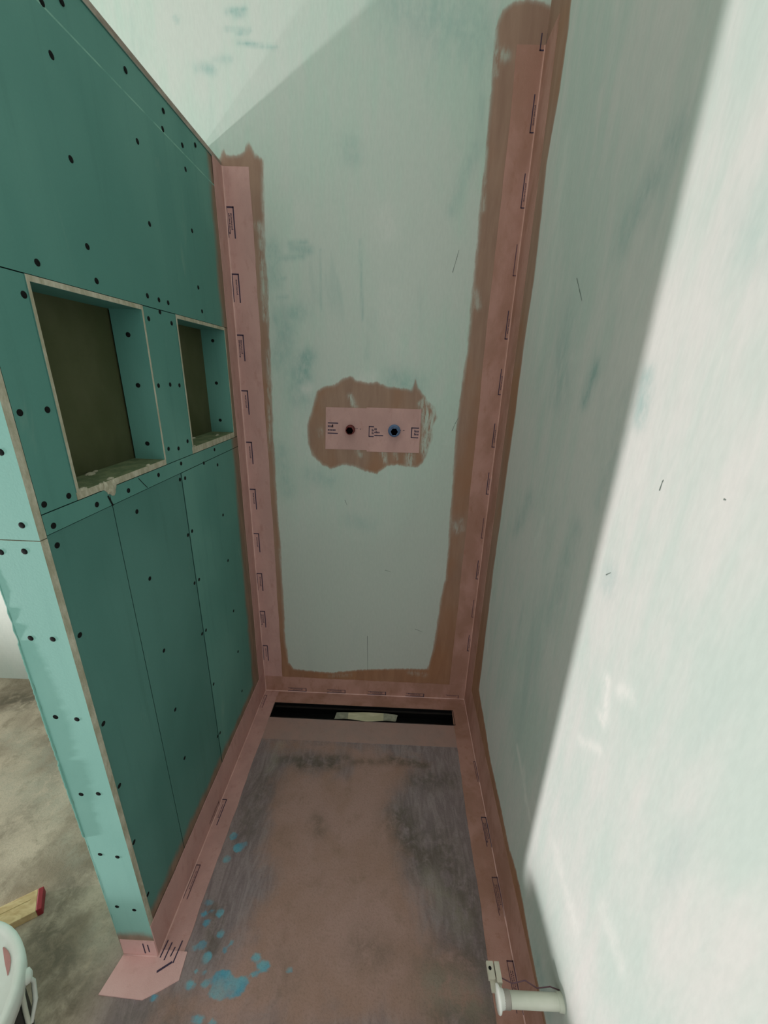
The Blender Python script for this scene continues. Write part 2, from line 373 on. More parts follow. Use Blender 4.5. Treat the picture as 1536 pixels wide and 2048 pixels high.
# ------------------------------------------------------------------ materials
def plaster(name, mint, pale, blue, tilt, primer=True):
    t = NT(name, 0.75, 0.25)
    st = (1.0, 1.0, 0.28)
    big = t.noise(2.2, (1, 1, .7), 3, .5, .3)
    brush = t.noise(14, tilt, 4, .6, .2)
    fine = t.noise(160, st, 3, .6)
    f = t.math('ADD', t.math('MULTIPLY', big, .75), t.math('MULTIPLY', brush, .45))
    col = t.mix(t.ramp(f, .46, .74), mint, pale)
    col = t.mix(t.math('MULTIPLY', t.ramp(t.noise(5, tilt, 3, .55, .4), .60, .78), .35), col, blue)
    col = t.mix(t.math('MULTIPLY', t.ramp(t.noise(26, tilt, 5, .65), .5, .8), .22), col, s2l(222, 226, 218))
    if primer:
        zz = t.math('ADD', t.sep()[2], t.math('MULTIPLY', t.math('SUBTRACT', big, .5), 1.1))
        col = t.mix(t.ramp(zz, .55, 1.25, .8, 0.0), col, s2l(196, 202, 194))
    jag = t.noise(40, (1, 1, .5), 4, .7)
    col = t.mix(t.math('MULTIPLY', t.attr('stain'), t.ramp(jag, .35, .65, .35, 1.0)), col, blue)
    col = t.mix(t.math('MULTIPLY', t.attr('skim'), t.ramp(jag, .3, .6, .3, 1.0)), col, s2l(226, 228, 222))
    col = t.mix(t.ramp(fine, .25, .75, .0, .08), col, s2l(120, 140, 130))
    # brown waterproofing coat brushed on
    sd = t.attr('paint')
    edge = t.math('MULTIPLY', t.math('SUBTRACT', t.noise(70, (1, 1, .2), 5, .7), .5), .020)
    m = t.ramp(t.math('ADD', sd, edge), -.0035, .0035)
    thin = t.math('MULTIPLY', t.attr('paint_dry'), t.ramp(t.noise(60, (1.6, 1, .35), 4, .7), .36, .60, 0.0, 0.85))
    m = t.math('MULTIPLY', m, t.math('SUBTRACT', 1.0, thin), clamp=True)
    # the coat thins out over its last centimetre
    m = t.math('MULTIPLY', m, t.ramp(t.math('ADD', sd, t.math('MULTIPLY', edge, .8)), -.004, .012, .6, 1.0))
    pn = t.noise(22, (1.5, 1.5, .25), 4, .6, .3)
    pb = t.noise(4.5, (1, 1, .6), 3, .5)
    pc = t.mix(t.ramp(pn, .25, .8), s2l(154, 124, 108), s2l(172, 142, 124))
    pc = t.mix(t.math('MULTIPLY', t.ramp(pb, .45, .68), .75), pc, s2l(162, 118, 90))
    low = t.ramp(t.math('ADD', t.sep()[2], t.math('MULTIPLY', pb, .8)), .55, 1.15, .65, 0.0)
    pc = t.mix(low, pc, t.mix(t.ramp(pn, .25, .8), s2l(154, 106, 76), s2l(172, 124, 90)))
    col = t.mix(m, col, pc)
    t.base(col)
    t.bump(t.math('ADD', t.math('MULTIPLY', brush, .5), t.math('ADD', t.math('MULTIPLY', fine, .25), t.math('MULTIPLY', m, .3))), .22, .003)
    return t.m

MINT = s2l(197, 218, 206); PALE = s2l(208, 217, 209); BLUE = s2l(138, 182, 176)
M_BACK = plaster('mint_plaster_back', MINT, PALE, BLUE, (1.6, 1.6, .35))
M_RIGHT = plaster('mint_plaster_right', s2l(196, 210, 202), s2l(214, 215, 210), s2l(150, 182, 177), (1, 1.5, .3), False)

def plain_plaster():
    t = NT('pale_plaster', 0.8, .2)
    t.base(t.mix(t.ramp(t.noise(3, (1, 1, 1), 4), .4, .65), s2l(214, 222, 214), s2l(228, 230, 225)))
    return t.m
M_PLAIN = plain_plaster()

t = NT('pencil_line', .8); t.base(t.mix(t.noise(40), s2l(104, 116, 110), s2l(126, 138, 131))); M_PENCIL = t.m

def board_mat(name, a, b, paper_dark, z0, y0, lit=False):
    t = NT(name, .7, .3)
    big = t.noise(3.0, (1, 1, .6), 3, .5, .2)
    st = t.noise(18, (2, 2, .12), 4, .6)
    fi = t.noise(260, (1, 1, 1), 2, .5)
    col = t.mix(t.ramp(big, .38, .66), a, b)
    col = t.mix(t.math('MULTIPLY', t.ramp(st, .5, .8), .25), col, paper_dark)
    col = t.mix(t.math('MULTIPLY', t.ramp(t.noise(7, (1.3, 1.3, .35), 5, .7, .6), .62, .76), .28), col, s2l(150, 178, 166))
    col = t.mix(t.math('MULTIPLY', fi, .12), col, paper_dark)
    if z0 is not None:
        x, y, z = t.sep()
        wob = t.math('MULTIPLY', t.math('SUBTRACT', t.noise(16, (1, 1, .5), 5, .65), .5), .045)
        d = t.math('SUBTRACT', z0, z)
        if y0 is not None:
            # the brushed coat widens towards the floor
            yy = t.math('SUBTRACT', t.math('ADD', y, .140), t.math('MULTIPLY', z, .024))
            d = t.math('MAXIMUM', d, yy)
        m = t.math('MULTIPLY', t.ramp(t.math('ADD', d, wob), -.012, .022), .9)
        pc = t.mix(t.ramp(t.noise(22, (1.5, 1.5, .25), 4, .6), .35, .7), s2l(132, 104, 86), s2l(158, 126, 108))
        col = t.mix(m, col, pc)
    t.base(col)
    t.bump(t.math('ADD', fi, t.math('MULTIPLY', st, .6)), .12, .001)
    return t.m

TEAL_A, TEAL_B, TEAL_D = s2l(90, 146, 137), s2l(106, 160, 150), s2l(70, 120, 112)
M_TEAL = board_mat('green_board_paper', TEAL_A, TEAL_B, TEAL_D, .158, True)
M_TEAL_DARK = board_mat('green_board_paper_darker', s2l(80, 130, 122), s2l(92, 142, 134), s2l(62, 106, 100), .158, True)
M_TEAL_LIT = board_mat('green_board_paper_lit', s2l(138, 190, 180), s2l(150, 200, 190), s2l(116, 168, 159), .090, None)  # lighter copy of the board green, painting lamp light onto the end
M_TEAL_IN = board_mat('green_board_paper_niche', TEAL_A, TEAL_B, TEAL_D, None, None)

t = NT('gypsum_core', .9, .1)
t.base(t.mix(t.ramp(t.noise(45, (1, 1, .4), 5, .7), .35, .7), s2l(168, 164, 142), s2l(206, 203, 186)))
t.bump(t.noise(160, (1, 1, 1), 4, .7), .5, .002); M_CORE = t.m
t = NT('gypsum_core_grey', .9, .1)
t.base(t.mix(t.ramp(t.noise(45, (1, .4, 1), 5, .7), .35, .7), s2l(150, 138, 128), s2l(184, 172, 162)))
M_CORE_G = t.m
t = NT('olive_board_back', .9, .1)
t.base(t.mix(t.ramp(t.noise(6, (1, 1, .7), 4), .35, .7), s2l(76, 82, 56), s2l(90, 94, 70)))
t.bump(t.noise(200), .15, .001); M_OLIVE = t.m
t = NT('olive_sill', .9, .1)
t.base(t.mix(t.ramp(t.noise(30, (1, 1, 1), 5, .7), .35, .7), s2l(104, 122, 92), s2l(140, 150, 116)))
t.bump(t.noise(60, (1, 1, 1), 5, .7), .6, .004); M_SILL = t.m

t = NT('black_screw', .85, .1); t.base(t.mix(t.noise(300), s2l(16, 18, 18), s2l(34, 36, 36))); M_SCREW = t.m

def tape_mat(name, a, b, c):
    t = NT(name, .62, .3)
    x1 = t.noise(9, (1, 1, .6), 4, .6, .3)
    x2 = t.noise(40, (1, 1, .4), 4, .65)
    weave = t.noise(420, (1, 1, 1), 2, .5)
    col = t.mix(t.ramp(x1, .36, .64), a, b)
    col = t.mix(t.math('MULTIPLY', t.ramp(x2, .52, .75), .5), col, c)
    t.base(col)
    t.bump(t.math('ADD', weave, t.math('MULTIPLY', x2, 1.2)), .25, .0015)
    return t.m
M_TAPE = tape_mat('pink_fleece', s2l(196, 156, 150), s2l(208, 166, 160), s2l(176, 130, 118))
M_TAPE_LIT = tape_mat('lit_pink_fleece', s2l(224, 180, 176), s2l(230, 188, 184), s2l(210, 162, 156))  # tape pink lightened to put the brighter light at the foot into the colour
M_TAPE_B = tape_mat('pink_fleece_brown', s2l(174, 132, 116), s2l(194, 150, 138), s2l(160, 114, 92))
M_TAPE_G = tape_mat('pink_grey_fleece', s2l(180, 148, 140), s2l(172, 146, 140), s2l(162, 134, 126))
M_BEAD = tape_mat('pink_fleece_seam', s2l(216, 178, 170), s2l(226, 188, 180), s2l(196, 154, 144))
M_BEAD_B = tape_mat('pink_fleece_seam_brown', s2l(206, 162, 148), s2l(216, 174, 160), s2l(190, 144, 128))
t = NT('print_ink', .7); t.base(t.mix(t.noise(120), s2l(58, 48, 70), s2l(78, 66, 88))); M_INK = t.m
t = NT('print_ink_faded', .7); t.base(t.mix(t.noise(90), s2l(98, 72, 82), s2l(118, 88, 96))); M_INK_F = t.m

def floor_mat():
    t = NT('cement_floor', .78, .25)
    x, y, z = t.sep()
    big = t.noise(5, (1, 1, 1), 5, .6, .5)
    mid = t.noise(18, (1, 1, 1), 5, .65, .4)
    fine = t.noise(190, (1, 1, 1), 4, .7)
    trow = t.noise(20, (2.2, .5, 1), 4, .6, 1.4)
    # outside the shower: beige screed with dark damp stains
    outc = t.mix(t.ramp(big, .36, .64), s2l(154, 138, 120), s2l(208, 190, 170))
    outc = t.mix(t.math('MULTIPLY', t.ramp(mid, .5, .72), .55), outc, s2l(134, 120, 100))
    # inside the shower: grey trowelled cement
    inc = t.mix(t.ramp(trow, .36, .66), s2l(138, 124, 126), s2l(160, 146, 146))
    inside = t.ramp(x, -.16, -.02)
    col = t.mix(inside, outc, inc)
    # pinkish primer brushed over the middle of the shower floor
    sd = t.math('ADD', t.attr('paint'), t.math('MULTIPLY', t.math('SUBTRACT', t.noise(11, (1, 1, 1), 5, .65, .6), .5), .16))
    pm = t.ramp(sd, -.04, .05, 0, .92)
    pc = t.mix(t.ramp(big, .36, .62), s2l(172, 138, 124), s2l(182, 148, 138))
    pc = t.mix(t.math('MULTIPLY', t.ramp(mid, .52, .74), .5), pc, s2l(146, 120, 104))
    col = t.mix(pm, col, pc)
    jag = t.noise(32, (1, 1, 1), 5, .7, .5)
    col = t.mix(t.math('MULTIPLY', t.attr('stain'), t.ramp(jag, .3, .62, .1, 1.0)), col, s2l(98, 90, 78))
    col = t.mix(t.math('MULTIPLY', t.attr('skim'), t.ramp(jag, .3, .62, .1, .9)), col, s2l(178, 172, 156))
    # blue splashes
    bs = t.math('ADD', t.attr('paint_blue'), t.math('MULTIPLY', t.math('SUBTRACT', t.noise(95, (1, 1, 1), 4, .7), .5), .011))
    bm_ = t.math('MULTIPLY', t.ramp(bs, -.0012, .0045), t.ramp(t.noise(26), .3, .62, .45, .95))
    col = t.mix(bm_, col, t.mix(t.ramp(t.noise(15), .4, .62), s2l(124, 182, 196), s2l(88, 166, 192)))
    col = t.mix(t.math('MULTIPLY', t.ramp(fine, .45, .8), .30), col, s2l(70, 66, 56))
    t.base(col)
    t.bump(t.math('ADD', t.math('MULTIPLY', fine, .6), t.math('MULTIPLY', mid, 1.0)), .35, .004)
    return t.m
M_FLOOR = floor_mat()

t = NT('black_drain', .35, .4); t.base(t.mix(t.noise(30), s2l(10, 11, 12), s2l(20, 21, 22))); M_DRAIN = t.m
t = NT('drain_lip', .5, .4); t.base(t.mix(t.noise(30), s2l(34, 30, 28), s2l(48, 42, 40))); M_LIP = t.m
t = NT('masking_tape_paper', .8, .2); t.base(t.mix(t.ramp(t.noise(60, (.3, 1, 1), 4), .4, .7), s2l(206, 204, 172), s2l(226, 222, 194))); M_MASK = t.m
t = NT('masking_tape_end', .7, .3); t.base(t.mix(t.ramp(t.noise(60), .4, .7), s2l(150, 154, 138), s2l(176, 178, 160))); M_MASK_E = t.m
def plastic(name, a, b, rough=.4):
    t = NT(name, rough, .45)
    t.base(t.mix(t.ramp(t.noise(14, (1, 1, 1), 3), .4, .65), a, b))
    return t.m
M_RED = plastic('red_plastic', s2l(96, 30, 32), s2l(118, 40, 40))
M_BLUE = plastic('blue_plastic', s2l(84, 112, 150), s2l(98, 126, 162))
M_BORE_R = plastic('dark_bore_red', s2l(14, 3, 3), s2l(20, 5, 5), 1.0); M_BORE_R.node_tree.nodes['Principled BSDF'].inputs['Specular IOR Level'].default_value = 0.0  # near-black tints of the plug colours paint the shade inside the sockets
M_BORE_B = plastic('dark_bore_blue', s2l(3, 5, 11), s2l(6, 8, 15), 1.0); M_BORE_B.node_tree.nodes['Principled BSDF'].inputs['Specular IOR Level'].default_value = 0.0
M_WHITE = plastic('white_plastic', s2l(226, 230, 222), s2l(236, 238, 232), .45)
M_PIPE = plastic('pipe_plastic', s2l(214, 218, 202), s2l(224, 226, 212), .4)
M_GREYP = plastic('grey_plastic', s2l(150, 146, 138), s2l(166, 160, 152), .5)
M_CLIP = plastic('cream_metal', s2l(160, 154, 136), s2l(190, 186, 170), .4)
M_SMEAR = plastic('pink_smear', s2l(186, 132, 128), s2l(200, 148, 142), .7)
M_LABEL = plastic('black_label', s2l(20, 22, 24), s2l(32, 34, 36), .5)
M_GREEN = plastic('green_label', s2l(40, 72, 30), s2l(54, 90, 40), .5)
M_REDP = plastic('red_paint', s2l(136, 26, 38), s2l(158, 40, 50), .55)
def wood():
    t = NT('pale_wood', .65, .3)
    gr = t.noise(30, (.9, 1.8, 1), 4, .6, .8)
    t.base(t.mix(t.ramp(gr, .35, .68), s2l(204, 170, 122), s2l(230, 202, 154)))
    return t.m
M_WOOD = wood()

# ------------------------------------------------------------------ the room
us = spans((-3.3, -.14, .3), (-.14, .99, .006), (.99, 1.02, .03))
vs = spans((0, 2.40, .006), (2.40, CEIL, .15))
def lines3(pts, w, fn, mi=1):
    out = []
    for a, b in zip(pts[::2], pts[1::2]):
        out.append(([fn(np.array([q]))[0] for q in strip2(a, b, w)], mi))
    return out
fb = lambda P: np.stack([P[:, 0], np.zeros(len(P)), P[:, 1]], 1)
fb_front = lambda P: np.stack([P[:, 0], np.full(len(P), -.0004), P[:, 1]], 1)
wb = grid_surface('wall_back', us, vs, fb, {
    'paint': lambda P: np.maximum(sdf_poly(P, DATA['P_LEFT']), sdf_poly(P, DATA['P_BLOB'])),
    'paint_dry': lambda P: np.maximum(np.clip(sdf_poly(P, DATA['P_DRY']) / .012, 0, 1), strokes(P, DATA['DRY_B'])),
    'stain': lambda P: strokes(P, DATA['STAIN_B']),
    'skim': lambda P: strokes(P, DATA['SKIM_B'])},
    [M_BACK, M_PENCIL], back=(0, .12, 0),
    extra=lines3(DATA['PENCIL'], .0022, fb_front) + lines3(DATA['SCR_B'], .0020, fb_front))
tag(wb, kind='structure')

us = spans((-3.2, -1.35, .25), (-1.35, 0.0, .006))
fr = lambda P: np.stack([W + RA * P[:, 0] + RZ * P[:, 1], P[:, 0], P[:, 1]], 1)
fr_front = lambda P: fr(P) - np.array((.0004, 0, 0))
wr = grid_surface('wall_right', us, vs, fr, {
    'paint': lambda P: sdf_poly(P, DATA['P_RIGHT']),
    'paint_dry': lambda P: np.zeros(len(P)),
    'stain': lambda P: strokes(P, DATA['STAIN_R']),
    'skim': lambda P: strokes(P, DATA['SKIM_R'])},
    [M_RIGHT, M_PENCIL], flip=True, back=(.12, 0, 0),
    extra=lines3(DATA['SCR_R'], .0022, fr_front))
tag(wr, kind='structure')

DRAIN = (.063, .838, -.143, -.068)
us = spans((-3.3, -1.25, .3), (-1.25, DRAIN[0], .007), (DRAIN[0], DRAIN[1], .007), (DRAIN[1], .99, .007))
vs = spans((-3.2, -1.12, .3), (-1.12, DRAIN[2], .007), (DRAIN[2], DRAIN[3], .007), (DRAIN[3], .0, .007))
ff = lambda P: np.stack([P[:, 0], P[:, 1], np.zeros(len(P))], 1)
fl = grid_surface('floor', us, vs, ff, {
    'paint': lambda P: sdf_poly(P, DATA['PRIMER']),
    'paint_blue': lambda P: splats(P, DATA['SPLAT']),
    'stain': lambda P: strokes(P, DATA['DARK']),
    'skim': lambda P: strokes(P, DATA['LIGHTF'])},
    [M_FLOOR], hole=DRAIN)
tag(fl, kind='structure')

o = MB().box((-3.42, -3.2, 0), (-3.3, 0.12, CEIL)).build('wall_left', M_PLAIN); tag(o, kind='structure')
o = MB().box((-3.42, -3.2, CEIL), (1.1, 0.12, CEIL + .1)).build('ceiling', M_PLAIN); tag(o, kind='structure')

o = MB().box((-.95, -3.2, 0), (-.70, -.872, .178)).build('light_blocker_1', M_PLAIN); tag(o, kind='structure')   # unseen block added left of the frame to cut off low lamp light

# ------------------------------------------------------------------ the green partition
part = empty('shower_partition', (-T / 2, -D / 2, 0), label='half-height green drywall partition with two open niches on the left of the shower', cat='partition wall', kind='thing')

Z_J1, Z_J2, Z_J3 = 1.484, 1.152, 1.118
G = .0008
N1 = (-.768, -.498, 1.155, 1.4836)
N2 = (-.371, -.087, 1.159, 1.4836)
t = NT('joint_shade_paper', .9, .1); t.base(t.mix(t.noise(40), s2l(40, 70, 66), s2l(52, 84, 78))); M_JOINT = t.m
t = NT('scuffed_paper_fold', .8, .2); t.base(t.mix(t.ramp(t.noise(30, (1, 1, 1), 4), .35, .65), TEAL_B, s2l(140, 188, 174))); M_FOLD = t.m
BM = [M_TEAL, M_CORE, M_CORE_G, M_TEAL_IN, M_JOINT, M_FOLD]
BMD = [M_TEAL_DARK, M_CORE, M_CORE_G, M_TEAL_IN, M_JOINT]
def board(y0, y1, z0, z1, off=0.0, mats=BM, name='gypsum_board', label=None):
    mb = MB().box((-BOARD, y0 + G, z0 + G), (off, y1 - G, z1 - G), 0, {'y-': 4, 'y+': 4, 'z-': 4, 'z+': 4})
    o = mb.build(name, mats)
    adopt(part, o)
    if label: o['label'] = label
    return o
YE = -D + BOARD
mb = MB()
zt = H - BOARD - G
prof = [(-BOARD, Z_J1 + G), (0, Z_J1 + G), (0, zt - .0675), (-.0002, zt - .0645), (-.0013, zt - .040), (-.0018, zt), (-BOARD, zt)]
mb.sweep([[(x, y, z) for x, z in prof] for y in (YE + G, -G)], [4, 0, 5, 0, 0, 4, 0], smooth=False)
b_up = mb.build('gypsum_board', BM); adopt(part, b_up)
# the middle board around the niches, in one piece with two openings
b_mids = [board(YE, N1[0], Z_J2, Z_J1), board(N1[1], N2[0], Z_J2, Z_J1), board(N2[1], 0, Z_J2, Z_J1)]
b_s = [board(YE, -.694, Z_J3, Z_J2), board(-.694, 0, Z_J3, Z_J2)]
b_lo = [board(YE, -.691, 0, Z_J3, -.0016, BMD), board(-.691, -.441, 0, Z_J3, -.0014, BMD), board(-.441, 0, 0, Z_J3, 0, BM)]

# end boards facing the room, their tapered paper edge torn and dented on the outer side
def end_board(z0, z1):
    mb = MB()
    nx, nz = 18, max(30, int((z1 - z0) / .008))
    rows = []
    rnd = random.Random(3)
    kinks = [rnd.uniform(.008, .026) for _ in range(24)]
    for j in range(nz + 1):
        z = z0 + G + (z1 - z0 - 2 * G) * j / nz
        kk = z * 11
        w = kinks[int(kk) % 24] * (0.35 + 0.65 * (kk - int(kk)))
        row = []
        for i in range(nx + 1):
            x = -T + T * i / nx
            u = (x + T)
            dep = 0.0
            xj = x + (.0012 * math.sin(z * 130) + .0009 * math.sin(z * 47 + 1)) * (1 if i == 0 else 0)
            row.append((xj, -D + dep, z))
        rows.append(row)
    for a, b in zip(rows, rows[1:]):
        for i in range(nx):
            mb.face((a[i], a[i + 1], b[i + 1], b[i]), 0)
    for a, b in zip(rows, rows[1:]):          # the two cut long edges
        mb.face((a[-1], (0, YE, a[-1][2]), (0, YE, b[-1][2]), b[-1]), 1)
        mb.face((a[0], b[0], (-T, YE, b[0][2]), (-T, YE, a[0][2])), 1)
    for r in (rows[0], rows[-1]):
        mb.face(r + [(0, YE, r[0][2]), (-T, YE, r[0][2])], 1)
    mb.face(((-T, YE, z0 + G), (-T, YE, z1 - G), (0, YE, z1 - G), (0, YE, z0 + G)), 0)
    o = mb.build('end_board', [M_TEAL_LIT, M_CORE])
    adopt(part, o)
    return o
def lip(prof, parent):
    mb = MB()
    z_, h_ = [p[0] for p in prof][::-1], [p[1] for p in prof][::-1]
    n = int((z_[-1] - z_[0]) / .004)
    rnd = random.Random(4)
    F, B = [], []
    for i in range(n + 1):
        z = z_[0] + (z_[-1] - z_[0]) * i / n
        h = float(np.interp(z, z_, h_)) * rnd.uniform(.85, 1.15)
        F.append((-T - .0008, -D - h, z)); B.append((-T + .0006, -D - h * .9, z))
    for i in range(n):
        p, q = Vector(F[i]), Vector(F[i + 1]); r, w = Vector(B[i + 1]), Vector(B[i])
        k = lambda v: Vector((v.x, -D + .002, v.z))
        mb.face((p, q, r, w)); mb.face((k(p), k(q), q, p)); mb.face((w, r, k(r), k(w)))
    o = mb.build('torn_paper', M_TEAL_LIT); adopt(part, o)
lip([(1.915, .0003), (1.4, .0006), (1.20, .0010), (1.13, .0005), (1.115, .0002)], None)
lip([(1.113, .0006), (1.06, .0009), (1.02, .0013), (.995, .0002), (.985, .0023), (.965, .0004), (.955, .0023), (.93, .0003), (.925, .0024), (.85, .0032), (.80, .0036), (.74, .0038), (.66, .0034), (.655, .0010), (.65, .0044), (.58, .0042), (.50, .0036), (.44, .0034), (.436, .0003), (.36, .0002), (.30, .0005), (.2, .0004), (.0, .0002)], None)
e_up = end_board(Z_J3 - .003, H - BOARD)
e_lo = end_board(0, Z_J3 - .003)
o = MB().box((-T, -D, H - BOARD), (0.0005, 0, H), 3, {'x+': 2, 'y-': 1}).build('top_cap', BM, bevel=.0008)
adopt(part, o)
o = MB().box((-T, YE, 0), (-T + BOARD, -G, H - BOARD), 3).build('rear_board', BM)
adopt(part, o)

def niche(y0, y1, z0, z1, rough, gap=0.0):
    """open box let into the wall: back, four reveal boards with their cut edges showing in front"""
    mb = MB()
    xb, xf, e = -.0722, .0012, .0105
    # side reveals, top, bottom; faces towards the opening are green, front edges are bare gypsum
    mb.box((xb, y0, z0 + e), (xf, y0 + e * .55, z1 - e * .8), 0, {'x+': 1})
    mb.box((xb + gap, y1 - e * .55, z0 + e), (xf, y1, z1 - e * .8), 0, {'x+': 1})
    if gap:
        mb.box((xb - .006, y1 - e * .55, z0 + e), (xb + .0004, y1 + .004, z1 - e), 4)  # black strip painting the shade inside the open gap
    mb.box((xb, y0, z1 - e * .8), (xf, y1, z1), 0, {'x+': 1, 'z-': 0})
    mb.box((xb, y0, Z_J2 + G), (xf * .5, y1, z0 + e), 3, {'x+': 1, 'y-': 1, 'y+': 1})
    mb.face(((xb + .001, y0, z0), (xb + .001, y1, z0), (xb + .001, y1, z1), (xb + .001, y0, z1)), 2)
    o = mb.build('niche', [M_TEAL_IN, M_CORE, M_OLIVE, M_SILL, M_SCREW], weld=False)
    adopt(part, o)
    # crumbled filler along the sill
    mb = MB()
    rnd = random.Random(int(1000 * y1))
    for k in range(rough):
        y = rnd.uniform(y0 + .01, y1 - .01); x = rnd.choice((rnd.uniform(-.006, -.001), rnd.uniform(-.068, -.05), rnd.uniform(-.06, -.004)))
        s = rnd.uniform(.0015, .0045)
        c = Vector((x, y, z0 + e))
        ring = []
        for r_, h_ in ((1.25, 0), (1.0, .45), (.5, .85)):
            ring.append([c + Vector((math.cos(a) * s * r_ * rnd.uniform(.7, 1.2), math.sin(a) * s * 2.2 * r_ * rnd.uniform(.7, 1.2), s * h_)) for a in (k2 * math.pi / 4 for k2 in range(8))])
        mb.sweep(ring, 0, smooth=False)
    f = mb.build('filler_crumbs', M_CORE, parent=o)
    f['kind'] = 'stuff'
    return o
n1 = niche(*N1, 9, .006); n1['label'] = 'near niche with dark olive back and a crumbled sill'
n2 = niche(*N2, 4); n2['label'] = 'far niche beside the pink corner tape'

# torn lump of gypsum where the strip cracked below the near niche
mb = MB()
rnd = random.Random(11)
for k, (y, z, s) in enumerate(((-.690, 1.150, .011), (-.682, 1.154, .009), (-.698, 1.156, .008), (-.686, 1.143, .007), (-.71, 1.159, .006))):
    c = Vector((.000, y, z))
    ring = []
    for r_, h_ in ((1.2, -.2), (1.1, .15), (.7, .4), (.25, .5)):
        ring.append([c + Vector((s * h_, math.cos(a) * s * r_ * rnd.uniform(.7, 1.25), math.sin(a) * s * r_ * rnd.uniform(.7, 1.25))) for a in (q * math.pi / 5 for q in range(10))])
    mb.sweep(ring, 0, smooth=False)
lump = mb.build('broken_gypsum', M_CORE); adopt(part, lump)
# dark cracks in the strip
for pts, w in ((((-.700, 1.139), (-.696, 1.128), (-.692, 1.117)), .004), (((-.606, 1.148), (-.594, 1.134), (-.582, 1.121)), .0016)):
    mb = MB()
    L_, R_ = [], []
    for k, q in enumerate(pts):
        d = Vector(pts[min(k + 1, 2)]) - Vector(pts[max(k - 1, 0)])
        n_ = Vector((-d.y, d.x)).normalized() * w / 2
        L_.append((.0006, q[0] + n_.x, q[1] + n_.y)); R_.append((.0006, q[0] - n_.x, q[1] - n_.y))
    mb.face(L_ + R_[::-1])
    crk = mb.build('crack', M_SCREW); adopt(part, crk)

# screws: one head, copied onto every board
mb = MB()
mb.lathe([(.0050, -.0005), (.0050, .0003), (.0042, .0007), (.0018, .0008)], 12, 0)
screw0 = mb.build('screw', M_SCREW)
SCREWS = []
def add_screw(parent, loc, normal):
    o = screw0 if not SCREWS else screw0.copy()
    if SCREWS:
        COL.objects.link(o)
    SCREWS.append(o)
    o.parent = parent
    o.matrix_parent_inverse = Matrix.Identity(4)
    R_ = Vector(normal).to_track_quat('Z', 'Y')
    o.rotation_mode = 'QUATERNION'
    o.rotation_quaternion = R_
    # board meshes hold world coordinates; their parent Empty is offset by matrix_parent_inverse, so board space = world space
    o.location = loc
    return o
for y, z in DATA['SIDE']:
    if z > Z_J1: p, off = b_up, 0
    elif z > Z_J2: p, off = (b_mids[0] if y < N1[0] + .01 else b_mids[1] if y < -.2 else b_mids[2]), 0
    elif z > Z_J3 - .001: p, off = (b_s[0] if y < -.694 else b_s[1]), 0
    elif y < -.691: p, off = b_lo[0], -.0016
    elif y < -.441: p, off = b_lo[1], -.0014
    else: p, off = b_lo[2], 0
    add_screw(p, (off, y, z), (1, 0, 0))
for x, z in DATA['ENDS']:
    add_screw(e_up if z > Z_J3 - .003 else e_lo, (x, -D + .0002, z), (0, -1, 0))
for (x, z) in DATA['NICH1']:
    add_screw(n1, (x, N1[1] - .0058, z), (0, -1, 0))
for (x, z) in DATA['NICH2']:
    add_screw(n2, (x, N2[1] - .0058, z), (0, -1, 0))

# ------------------------------------------------------------------ sealing tapes with printed marks
def text_mesh(body):
    cu = bpy.data.curves.new('lettering', 'FONT')
    cu.body = body
    cu.size = 1.0
    cu.resolution_u = 2
    cu.offset = .022
    o = bpy.data.objects.new('lettering', cu)
    COL.objects.link(o)
    bpy.context.view_layer.update()
    ev = o.evaluated_get(bpy.context.evaluated_depsgraph_get())
    me = ev.to_mesh()
    vs_ = np.array([v.co[:2] for v in me.vertices])
    fs = [tuple(p.vertices) for p in me.polygons]
    ev.to_mesh_clear()
    bpy.data.objects.remove(o)
    bpy.data.curves.remove(cu)
    vs_[:, 0] -= vs_[:, 0].min()
    return vs_ / np.array((vs_[:, 0].max(), 1.0)), fs
TXT = [text_mesh('eurocol'), text_mesh('abdichtung')]

def logo(mb, O, u, v, n, L, h, mi=1, legs=(1, 1), lines=(1, 1), clip=None):
    """the bracket mark: a bar at the start, two legs running along u, two lines of lettering; v is up"""
    O, u, v, n = (Vector(x) for x in (O, u, v, n))
    lift = n * .0004
    P = lambda a, b: O + u * a + v * b + lift
    def rect(a0, b0, a1, b1):
        mb.face((P(a0, b0), P(a1, b0), P(a1, b1), P(a0, b1)), mi)
    th = max(h * .14, .0022)
    rect(0, 0, th * 1.3, h)
    if legs[0]: rect(0, h - th * 1.15, L, h)
    if legs[1]: rect(0, 0, L * .98, th * .8)
    for k, (b0, sz, w) in enumerate(((.50, .34, .52), (.22, .30, .66))):
        if lines[k]:
            vs_, fs = TXT[k]
            vv = [mb.bm.verts.new(P(L * .20 + x * L * w, h * b0 + y * h * sz)) for x, y in vs_]
            for f in fs:
                try:
                    q = mb.bm.faces.new([vv[i] for i in f]); q.material_index = mi
                except ValueError:
                    pass

